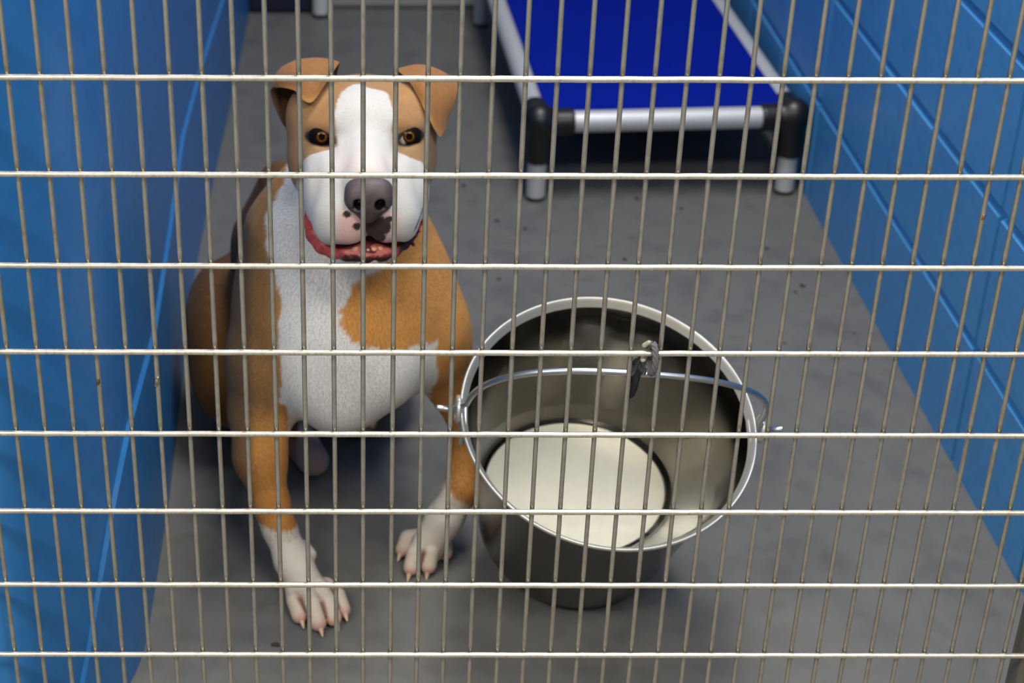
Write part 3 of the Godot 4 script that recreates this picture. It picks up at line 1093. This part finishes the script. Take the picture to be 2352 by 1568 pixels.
func dog() -> void:
	var o := thing("dog", Vector3(-0.02, 0, -0.50))
	tag(o, "tan and white short-haired dog sitting with its mouth slightly open, looking up", "dog")
	var mv := Transform3D(Basis(), -o.position)
	var skin := MB.new()

	# ---- trunk, neck, shoulders, legs
	var b := Field.new()
	b.cap(Vector3(-0.005, 0.487, -0.478), Vector3(-0.030, 0.385, -0.472), 0.057, 0.089)                 # neck
	b.cap(Vector3(-0.030, 0.385, -0.472), Vector3(-0.026, 0.32, -0.465), 0.091, 0.106, 0.05)
	b.ell(Vector3(-0.020, 0.298, -0.460), Vector3(0.115, 0.108, 0.108), 0.04)                           # rib cage
	b.ell(Vector3(-0.022, 0.290, -0.402), Vector3(0.074, 0.084, 0.052), 0.05)                           # breast
	b.ell(Vector3(-0.058, 0.272, -0.385), Vector3(0.036, 0.048, 0.040), 0.022)
	b.ell(Vector3(0.018, 0.276, -0.388), Vector3(0.038, 0.046, 0.040), 0.022)
	b.ell(Vector3(-0.031, 0.240, -0.450), Vector3(0.050, 0.074, 0.100), 0.032)                          # brisket
	b.cap(Vector3(-0.02, 0.29, -0.55), Vector3(-0.07, 0.18, -0.78), 0.103, 0.113, 0.06)                 # back
	b.cap(Vector3(-0.076, 0.368, -0.500), Vector3(-0.110, 0.250, -0.428), 0.056, 0.043, 0.04)           # shoulder
	b.cap(Vector3(-0.110, 0.250, -0.428), Vector3(-0.1215, 0.195, -0.415), 0.043, 0.0330, 0.03)
	b.cap(Vector3(-0.1215, 0.195, -0.415), Vector3(-0.121, 0.150, -0.390), 0.0325, 0.0275, 0.02)
	b.cap(Vector3(-0.121, 0.150, -0.390), Vector3(-0.1085, 0.100, -0.367), 0.0275, 0.0205, 0.02)
	b.cap(Vector3(-0.1085, 0.100, -0.367), Vector3(-0.0985, 0.075, -0.352), 0.0205, 0.0185, 0.01)
	b.cap(Vector3(-0.0985, 0.075, -0.352), Vector3(-0.083, 0.042, -0.335), 0.0185, 0.0195, 0.01)
	b.cap(Vector3(0.020, 0.358, -0.505), Vector3(0.066, 0.275, -0.455), 0.050, 0.049, 0.04)             # other shoulder
	b.cap(Vector3(0.066, 0.275, -0.455), Vector3(0.102, 0.205, -0.470), 0.046, 0.030, 0.03)
	b.cap(Vector3(0.102, 0.205, -0.470), Vector3(0.122, 0.140, -0.452), 0.0295, 0.0175, 0.02)
	b.cap(Vector3(0.122, 0.140, -0.452), Vector3(0.1185, 0.104, -0.438), 0.0175, 0.0178, 0.01)
	b.cap(Vector3(0.1185, 0.104, -0.438), Vector3(0.1125, 0.083, -0.416), 0.0185, 0.0198, 0.01)
	b.cap(Vector3(0.1125, 0.083, -0.416), Vector3(0.0945, 0.056, -0.400), 0.0195, 0.020, 0.01)
	b.cap(Vector3(-0.075, 0.372, -0.600), Vector3(-0.108, 0.27, -0.680), 0.045, 0.060, 0.04)            # far shoulder blade and back
	b.cap(Vector3(-0.106, 0.372, -0.66), Vector3(-0.128, 0.295, -0.68), 0.026, 0.034, 0.02)
	b.ell(Vector3(-0.181, 0.115, -0.715), Vector3(0.056, 0.108, 0.120), 0.03, false, Basis(Vector3.BACK, 0.16))   # haunches
	b.ell(Vector3(0.020, 0.115, -0.745), Vector3(0.060, 0.105, 0.115), 0.03)
	b.cap(Vector3(-0.172, 0.10, -0.63), Vector3(-0.125, 0.035, -0.66), 0.042, 0.030, 0.03)
	b.cap(Vector3(-0.115, 0.028, -0.68), Vector3(-0.067, 0.022, -0.575), 0.026, 0.0205, 0.02)           # hind foot
	b.cap(Vector3(-0.02, 0.028, -0.72), Vector3(-0.005, 0.022, -0.665), 0.026, 0.0205, 0.02)
	b.ell(Vector3(-0.075, 0.06, -0.80), Vector3(0.10, 0.06, 0.09), 0.03)
	for tp in [Vector3(0.008, 0.146, -0.468), Vector3(0.020, 0.150, -0.490), Vector3(-0.030, 0.148, -0.50)]:
		b.cap(tp + Vector3(0, 0.02, 0), tp, 0.0075, 0.0055, 0.008)                                      # teats
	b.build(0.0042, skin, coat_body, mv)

	# ---- front paws, on finer grids
	var claws := MB.new()
	for w in 2:
		var f := Field.new()
		var toes := []
		if w == 0:
			f.cap(Vector3(-0.0985, 0.075, -0.352), Vector3(-0.083, 0.042, -0.335), 0.0188, 0.0197)
			f.cap(Vector3(-0.083, 0.042, -0.335), Vector3(-0.068, 0.025, -0.312), 0.0195, 0.021, 0.012)
			f.ell(Vector3(-0.062, 0.014, -0.310), Vector3(0.024, 0.013, 0.020), 0.010)
			toes = [[Vector3(-0.083, 0.023, -0.312), Vector3(-0.0790, 0.021, -0.288), Vector3(-0.0735, 0.0112, -0.2735)],
				[Vector3(-0.067, 0.029, -0.304), Vector3(-0.0590, 0.025, -0.277), Vector3(-0.0520, 0.0112, -0.2600)],
				[Vector3(-0.052, 0.029, -0.305), Vector3(-0.0425, 0.024, -0.284), Vector3(-0.0350, 0.0112, -0.2690)],
				[Vector3(-0.044, 0.022, -0.315), Vector3(-0.0315, 0.018, -0.301), Vector3(-0.0250, 0.0105, -0.2850)]]
			f.cap(Vector3(-0.070, 0.050, -0.352), Vector3(-0.0615, 0.046, -0.343), 0.0065, 0.0055, 0.008)
		else:
			f.cap(Vector3(0.1125, 0.083, -0.416), Vector3(0.0945, 0.056, -0.400), 0.0197, 0.0203)
			f.cap(Vector3(0.0945, 0.056, -0.400), Vector3(0.0775, 0.028, -0.393), 0.0203, 0.020, 0.012)
			f.ell(Vector3(0.0745, 0.014, -0.396), Vector3(0.024, 0.013, 0.020), 0.010)
			toes = [[Vector3(0.063, 0.024, -0.408), Vector3(0.0515, 0.020, -0.410), Vector3(0.0455, 0.0112, -0.399)],
				[Vector3(0.067, 0.029, -0.392), Vector3(0.0590, 0.024, -0.375), Vector3(0.0545, 0.0112, -0.363)],
				[Vector3(0.080, 0.029, -0.390), Vector3(0.0775, 0.024, -0.376), Vector3(0.0750, 0.0112, -0.366)],
				[Vector3(0.091, 0.023, -0.404), Vector3(0.0940, 0.018, -0.402), Vector3(0.0955, 0.0105, -0.394)]]
			f.cap(Vector3(0.099, 0.083, -0.402), Vector3(0.092, 0.0745, -0.398), 0.010, 0.0075, 0.01)
		for tp in toes:
			f.cap(tp[0], tp[1], 0.0094, 0.0098, 0.003)
			f.cap(tp[1], tp[2], 0.0098, 0.0092, 0.0015)
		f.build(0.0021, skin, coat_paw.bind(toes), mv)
		for k in 4:
			var tp: Array = toes[k]
			var dir: Vector3 = (tp[2] - tp[1]).normalized()
			dir = (dir + Vector3(0, 0.25, 0)).normalized()
			var base: Vector3 = tp[2] + dir * 0.0045 + Vector3(0, 0.001, 0)
			var path := []
			var rad := []
			var cols := []
			for q in 8:
				var t := q / 7.0
				path.append(mv * (base + dir * 0.0100 * t + Vector3(0, -0.0045 * t * t, 0)))
				rad.append(lerpf(0.0040, 0.0009, pow(t, 1.5)))
				cols.append(sr(188, 138, 120).lerp(sr(196, 172, 146), t))
			var cm := MB.new()
			cm.tube(path, rad, 9, true, cols)
			put("claw", cm.mesh(), M.wet, o)
	# hind toes
	for k in 3:
		pass

	# ---- head, in millimetres about the point between the eyes
	var a := deg_to_rad(8.0)
	var yw := deg_to_rad(1.5)
	var fw := Vector3(sin(yw) * cos(a), sin(a), cos(yw) * cos(a))
	var hx := Vector3.UP.cross(fw).normalized()
	var hy := fw.cross(hx)
	var hxf := mv * Transform3D(Basis(hx * 0.001, hy * 0.001, fw * 0.001), Vector3(0.0, 0.5565, -0.36))
	var h := Field.new()
	h.ell(Vector3(-2, 2, -72), Vector3(71, 46, 62))                                      # skull
	h.ell(Vector3(0, 12, -28), Vector3(46, 30, 34), 18.0)                               # forehead
	for s in [-1.0, 1.0]:
		h.ell(Vector3(s * 36, 10, -21), Vector3(22, 13, 18), 16.0)                      # brow
		h.ell(Vector3(s * 51 - 2.5, -30, -48), Vector3(28, 48, 38), 22.0)               # cheek muscle
		h.ell(Vector3(s * 54 - 2.0, 14, -58), Vector3(24, 28, 30), 16.0)                # temple
		h.ell(Vector3(s * 40, -22, -8), Vector3(20, 16, 20), 16.0)                      # cheek bone
	h.cap(Vector3(0, -8, -10), Vector3(1, -24, 66), 27.0, 21.5, 18.0)                   # bridge
	h.ell(Vector3(1, -40, 58), Vector3(30, 24, 28), 14.0)
	for s in [-1.0, 1.0]:
		h.ell(Vector3(s * 31, -29, 12), Vector3(22, 22, 34), 20.0)
	h.ell(Vector3(1, -45, 30), Vector3(47, 30, 40), 16.0)
	h.ell(Vector3(-31, -64, 45), Vector3(24, 34, 34), 14.0, false, Basis(Vector3.BACK, -0.22))     # hanging upper lips
	h.ell(Vector3(32, -63, 45), Vector3(22, 32, 34), 14.0, false, Basis(Vector3.BACK, 0.22))
	h.ell(Vector3(-18, -65, 67), Vector3(21, 26, 20), 10.0)
	h.ell(Vector3(19, -64, 67), Vector3(19, 25, 20), 10.0)
	for s in [-1.0, 1.0]:
		h.ell(Vector3(s * 50, -56, 8), Vector3(15, 30, 30), 16.0)                       # lips run back to the corners
	h.cap(Vector3(1.5, -58, 92), Vector3(2.5, -96, 86), 1.2, 2.4, 5.0, true)            # the groove under the nose
	h.ell(Vector3(1, -95, 48), Vector3(36, 9, 44), 4.0, true)                          # open mouth
	# lower jaw
	h.cap(Vector3(-42, -76, -28), Vector3(-20, -101, 34), 24.0, 14.0, 8.0)
	h.cap(Vector3(42, -76, -28), Vector3(22, -101, 34), 24.0, 14.0, 8.0)
	h.cap(Vector3(-16, -104, 36), Vector3(0, -105, 56), 14.0, 13.0, 10.0)
	h.cap(Vector3(18, -104, 36), Vector3(2, -105, 56), 14.0, 13.0, 10.0)
	h.ell(Vector3(0, -86, -20), Vector3(40, 26, 40), 16.0)                              # throat
	h.cap(Vector3(0, -30, -90), Vector3(-8, -110, -104), 58.0, 66.0, 26.0)              # root of the neck
	for s in [-1.0, 1.0]:
		h.ell(Vector3(s * 44.5, -1.4, 4), Vector3(10.6, 5.0, 22), 3.0, true, Basis(Vector3.BACK, s * 0.16))      # eye openings
	h.build(1.6, skin, coat_head, hxf)
	put("body", skin.mesh(), M.fur, o)
	short_fur(skin, hxf, o)

	# eyes: ball with amber iris and dark pupil
	for s in [-1.0, 1.0]:
		var c := Vector3(s * 44.5, -0.5, -12.5)
		var look := (Vector3(2.0 - 1.5, 7.0, 30.0)).normalized()
		if s > 0: look = Vector3(1.0, 6.5, 30.0).normalized()
		var e := MB.new()
		var u1 := look.cross(Vector3.UP).normalized()
		var u2 := u1.cross(look)
		var rings := 40
		var seg := 40
		for q in rings + 1:
			var th := PI * pow(float(q) / rings, 1.3)
			for w in seg:
				var ph := TAU * w / seg
				var d := look * cos(th) + (u1 * cos(ph) + u2 * sin(ph)) * sin(th)
				var rr := 14.0 + 0.7 * exp(-pow(th / 0.4, 2.0))
				var deg := rad_to_deg(th)
				var col := sr(14, 11, 10)
				var ir := sr(112, 70, 24) * (0.85 + 0.3 * nz.get_noise_2d(ph * 9.0, 4.0))
				col = col.lerp(ir, smoothstep(13.0, 16.0, deg))
				col = col.lerp(sr(46, 28, 14), smoothstep(18.0, 23.0, deg))
				col = col.lerp(sr(24, 17, 14), smoothstep(23.0, 25.5, deg))
				var inner: float = d.x * -s
				col = col.lerp(sr(205, 190, 186), smoothstep(27.0, 31.0, deg) * (smoothstep(0.15, 0.45, inner) if s > 0 else 0.0))
				col.a = 1.0
				e.vert(hxf * (c + d * rr), (hxf.basis * d).normalized(), col)
		for q in rings:
			for w in seg:
				var w2 := (w + 1) % seg
				e.quad(q * seg + w, q * seg + w2, (q + 1) * seg + w2, (q + 1) * seg + w)
		put("eye", e.mesh(), M.eye, o)

	# nose
	var n := Field.new()
	n.ell(Vector3(1.5, -29, 85), Vector3(20.5, 12.5, 12))
	n.ell(Vector3(1.5, -38, 90), Vector3(18, 17, 9), 8.0)
	n.ell(Vector3(-9, -27, 84), Vector3(12.5, 9, 10), 5.0)
	n.ell(Vector3(12, -27, 84), Vector3(12.5, 9, 10), 5.0)
	n.ell(Vector3(-12, -37, 88), Vector3(11, 13, 10.5), 5.0)
	n.ell(Vector3(15, -37, 88), Vector3(11, 13, 10.5), 5.0)
	n.ell(Vector3(1.5, -49, 88), Vector3(11, 13, 8), 7.0)
	n.ell(Vector3(-8.8, -40.5, 98), Vector3(5.0, 6.0, 12), 2.5, true, Basis(Vector3.BACK, 0.5))
	n.ell(Vector3(12.3, -40.5, 98), Vector3(5.0, 6.0, 12), 2.5, true, Basis(Vector3.BACK, -0.5))
	n.cap(Vector3(-12, -45, 97), Vector3(-22, -47, 91), 2.2, 1.6, 2.5, true)
	n.cap(Vector3(15.5, -45, 97), Vector3(25, -47, 91), 2.2, 1.6, 2.5, true)
	n.cap(Vector3(1.7, -40, 100), Vector3(1.9, -63, 97), 0.9, 1.2, 3.0, true)
	var nm := MB.new()
	n.build(1.1, nm, func(p, g):
		var t := nz.get_noise_3dv(p * 0.3)
		var c := sr(76, 65, 67) * (1.0 + 0.15 * t)
		c = c.lerp(sr(58, 50, 52), smoothstep(-38.0, -50.0, p.y))
		var hole := minf(Vector2((p.x + 8.8) / 5.4, (p.y + 40.5) / 6.2).length(), Vector2((p.x - 12.3) / 5.4, (p.y + 40.5) / 6.2).length())
		if p.z > 80.0: c = c.lerp(sr(16, 13, 14), smoothstep(1.12, 0.85, hole))
		c.a = 1.0
		return c, hxf)
	put("nose", nm.mesh(), M.nose, o)

	# gums and lower lip, red and wet
	var l := Field.new()
	var lp := [Vector3(-60, -70, 6), Vector3(-57.5, -84, 15), Vector3(-52, -93, 26), Vector3(-44, -101, 37), Vector3(-33, -104.5, 48), Vector3(-20, -104, 60), Vector3(0, -104.5, 66), Vector3(16, -104, 61.5), Vector3(28, -103, 52), Vector3(38, -99.5, 40), Vector3(47, -92, 29), Vector3(54, -82, 18), Vector3(58, -70, 9)]
	var lr := [2.5, 6.6, 9.2, 9.0, 7.2, 6.2, 6.0, 6.0, 5.8, 5.6, 5.4, 4.8, 2.4]
	for k in lp.size() - 1:
		l.cap(lp[k], lp[k + 1], lr[k], lr[k + 1], 5.0)
	for k in 7:                                            # frilled edge near the corner
		var t := k / 6.0
		l.ell(Vector3(57, -76, 18).lerp(Vector3(43, -98, 40), t) + Vector3(3.0 + 1.8 * sin(k * 2.4), -1.5, 3), Vector3(2.0, 2.2, 2.2), 2.0)
	l.ell(Vector3(0, -100, 46), Vector3(26, 6, 20), 4.0)   # floor of the mouth and tongue
	l.ell(Vector3(1, -101, 61.5), Vector3(25, 9.5, 7.5), 3.0)  # gum and lip in front of the teeth
	l.cap(Vector3(-17, -98.5, 68), Vector3(19, -98, 68), 0.6, 0.6, 3.0, true)
	l.cap(Vector3(-30, -99, 52), Vector3(30, -97, 50), 0.5, 0.5, 3.0, true)
	var lm := MB.new()
	l.build(1.3, lm, func(p, g):
		var t := nz.get_noise_3dv(p * 0.12)
		var c := sr(176, 84, 80).lerp(sr(144, 58, 58), clampf(0.5 + 0.7 * t, 0.0, 1.0))
		var front := smoothstep(30.0, 22.0, absf(p.x)) * smoothstep(46.0, 56.0, p.z)
		c = c.lerp(sr(190, 106, 100), front * 0.6)
		c = c.lerp(sr(52, 32, 33), front * smoothstep(-100.5, -104.0, p.y + 4.0 * t))
		if p.x > 30.0: c = c.lerp(sr(48, 34, 36), smoothstep(30.0, 36.0, p.x) * smoothstep(56.5, 52.5, p.x + 6.0 * t))
		c.a = 1.0
		return c, hxf)
	put("lower_lip", lm.mesh(), M.wet, o)
	# small front teeth, and the two lower canines
	for tt in [[-11.5, 3.8, 3.0], [-4.6, 2.2, 1.8], [1.2, 2.0, 1.6], [7.0, 2.9, 2.4], [13.2, 3.7, 2.9]]:
		var f := Field.new()
		var z := 67.5 - absf(tt[0]) * absf(tt[0]) * 0.016
		f.ell(Vector3(tt[0], -97.0 + tt[2] * 0.2, z), Vector3(tt[1], tt[2], 2.2), 1.0)
		var tm := MB.new()
		f.build(0.7, tm, func(p, g): return sr(206, 158, 128), hxf)
		put("tooth", tm.mesh(), M.wet, o)

	# ears: thin folded leaves
	var el := [
		[Vector3(-70, -12, -52), Vector3(-84, -2, -62), Vector3(-94, 16, -72), Vector3(-98, 30, -76), Vector3(-97, 36, -74)],
		[Vector3(-70, 6, -72), Vector3(-88, 24, -88), Vector3(-91, 46, -84), Vector3(-89, 48, -66), Vector3(-85, 41, -54)],
		[Vector3(-58, 20, -82), Vector3(-74, 44, -98), Vector3(-76, 60, -82), Vector3(-74, 57, -54), Vector3(-71, 42, -34)],
		[Vector3(-48, 26, -86), Vector3(-56, 52, -98), Vector3(-59, 65, -76), Vector3(-61, 56, -40), Vector3(-63, 36, -20)],
		[Vector3(-38, 28, -88), Vector3(-40, 54, -96), Vector3(-43, 65, -75), Vector3(-47, 57, -40), Vector3(-53, 35, -18)],
		[Vector3(-30, 30, -88), Vector3(-27, 50, -92), Vector3(-25, 60, -84), Vector3(-30, 58, -64), Vector3(-39, 49, -42)]]
	var er := [
		[Vector3(33, 34, -82), Vector3(32, 46, -90), Vector3(35, 52, -82), Vector3(43, 50, -58), Vector3(53, 41, -38)],
		[Vector3(46, 28, -78), Vector3(56, 50, -88), Vector3(59, 57, -76), Vector3(62, 46, -38), Vector3(65, 18, -17)],
		[Vector3(60, 18, -72), Vector3(78, 43, -86), Vector3(80, 51, -74), Vector3(78, 33, -38), Vector3(78, -4, -22)],
		[Vector3(72, -4, -60), Vector3(94, 26, -80), Vector3(100, 40, -75), Vector3(96, 28, -58), Vector3(86, 6, -44)]]
	for k in 2:
		var net: Array = [el, er][k]
		var pm := MB.new()
		var inside := 1.0
		pm.patch(net, 44, 44, 3.6, func(u, vv, side, p):
			var t := nz.get_noise_3d(p.x * 0.12, p.y * 0.12, p.z * 0.12)
			var c := sr(148, 101, 58) * (1.0 + 0.14 * t)
			c *= 1.0 + 0.12 * nz.get_noise_3d(p.x * 0.9, p.y * 0.3, p.z * 0.5)
			if side * inside > 0.0: c = sr(84, 58, 42) * (1.0 + 0.1 * t)
			var rim := smoothstep(0.93, 0.99, vv)
			c = c.lerp(sr(176, 132, 74), rim * 0.6)
			c.a = 1.0
			return c)
		var mesh := MB.new()
		for q in pm.v.size():
			mesh.vert(hxf * pm.v[q], (hxf.basis * pm.n[q]).normalized(), pm.c[q])
		mesh.i = pm.i
		put("ear", mesh.mesh(), M.fur, o)

func coat_paw(p: Vector3, g: Vector3, toes: Array) -> Color:
	var c := coat_body(p, g)
	if p.y > 0.07: return c
	# the skin between the toes and at their tips is pinkish brown
	var first := 1e9
	var second := 1e9
	for tp in toes:
		var ab: Vector3 = tp[2] - tp[0]
		var q: Vector3 = p - tp[0]
		var h := clampf(q.dot(ab) / ab.length_squared(), 0.0, 1.0)
		var d := (q - ab * h).length()
		if d < first:
			second = first; first = d
		elif d < second: second = d
	var between := smoothstep(0.0050, 0.0015, second - first) * smoothstep(0.034, 0.027, p.y) * smoothstep(0.018, 0.013, first)
	c = c.lerp(sr(112, 64, 54), between * 0.9)
	for tp in toes:
		c = c.lerp(sr(200, 150, 138), 0.6 * smoothstep(0.0125, 0.0085, (p - tp[2] - (tp[2] - tp[1]).normalized() * 0.006).length()))
	c.a = 1.0
	return c

func short_fur(skin: MB, hxf: Transform3D, o: Node3D) -> void:
	# the short coat: fine hairs lying along the skin, coloured like the skin they grow from
	var blade := MB.new()
	var w := 0.5
	var a0 := blade.vert(Vector3(-w, 0, 0), Vector3(-0.3, 1, 0).normalized())
	var a1 := blade.vert(Vector3(w, 0, 0), Vector3(0.3, 1, 0).normalized())
	var a2 := blade.vert(Vector3(-w * 0.75, 0.065, 0.55), Vector3(-0.3, 1, 0).normalized())
	var a3 := blade.vert(Vector3(w * 0.75, 0.065, 0.55), Vector3(0.3, 1, 0).normalized())
	var a4 := blade.vert(Vector3(0, 0.08, 1.0), Vector3.UP)
	blade.quad(a0, a1, a3, a2)
	blade.tri(a2, a3, a4)
	var r := RandomNumberGenerator.new()
	r.seed = 99
	var inv := hxf.affine_inverse()
	var want := 330000
	var total := 0.0
	var area := PackedFloat32Array()
	for k in range(0, skin.i.size(), 3):
		var e := (skin.v[skin.i[k + 1]] - skin.v[skin.i[k]]).cross(skin.v[skin.i[k + 2]] - skin.v[skin.i[k]]).length() * 0.5
		area.append(e)
		total += e
	var buf := PackedFloat32Array()
	var n := 0
	var owed := 0.0
	for t in area.size():
		owed += area[t] / total * want
		while owed > 1.0:
			owed -= 1.0
			var i0 := skin.i[t * 3]
			var i1 := skin.i[t * 3 + 1]
			var i2 := skin.i[t * 3 + 2]
			var u := r.randf()
			var v := r.randf()
			if u + v > 1.0:
				u = 1.0 - u
				v = 1.0 - v
			var q := 1.0 - u - v
			var p := skin.v[i0] * q + skin.v[i1] * u + skin.v[i2] * v
			var nn := (skin.n[i0] * q + skin.n[i1] * u + skin.n[i2] * v).normalized()
			var c := skin.c[i0] * q + skin.c[i1] * u + skin.c[i2] * v
			var h := inv * p
			var head := h.z > -85.0 and h.y > -125.0 and absf(h.x) < 90.0
			var flow := Vector3(0, -1, -0.25)
			var long := 0.0058
			if head:
				# on the face the coat runs back from the nose and outwards from the blaze
				var hb := smoothstep(-120.0, -92.0, h.y) * smoothstep(-85.0, -58.0, h.z)
				flow = flow.lerp(hxf.basis * Vector3(signf(h.x) * minf(absf(h.x), 30.0) / 30.0 * 0.8, -0.25 if h.y < -30.0 else 0.35, -1.0) * 1000.0, hb)
				long = lerpf(long, 0.0034, hb)
				if h.z > 40.0: long = 0.0020
				if c.r > 1.9 * c.g and c.r < 0.45: continue            # mouth
				if h.z > 60.0 and c.r < 0.12: continue                 # bare black skin round the nose
				if Vector2((absf(h.x) - 44.5) / 15.0, (h.y + 1.0) / 8.0).length() < 1.0 and h.z > -40.0: continue
			elif p.y < 0.075:
				long = 0.0030
				if p.y < 0.035 and c.r < 0.30: continue
			flow = flow.normalized() + Vector3(r.randf_range(-0.28, 0.28), r.randf_range(-0.2, 0.2), r.randf_range(-0.28, 0.28))
			var d := flow - nn * flow.dot(nn)
			if d.length() < 0.05: continue
			d = d.normalized()
			var sd := nn.cross(d).normalized()
			var l := long * r.randf_range(0.7, 1.2)
			var wd := 0.00031 * r.randf_range(0.8, 1.2)
			var bx := sd * wd
			var by := nn * l
			var bz := d * l
			var m := r.randf_range(1.0, 1.18)
			p -= nn * 0.0002
			buf.append_array(PackedFloat32Array([bx.x, by.x, bz.x, p.x, bx.y, by.y, bz.y, p.y, bx.z, by.z, bz.z, p.z, c.r * m, c.g * m, c.b * m, 1.0]))
			n += 1
	var mm := MultiMesh.new()
	mm.transform_format = MultiMesh.TRANSFORM_3D
	mm.use_colors = true
	mm.mesh = blade.mesh()
	mm.instance_count = n
	mm.buffer = buf
	var hm := mat(Color(1, 1, 1), 0.65, 0.0, 0.3)
	hm.vertex_color_use_as_albedo = true
	var x := MultiMeshInstance3D.new()
	x.name = "short_fur"
	x.multimesh = mm
	x.material_override = hm
	x.set_meta("kind", "stuff")
	o.add_child(x, true)
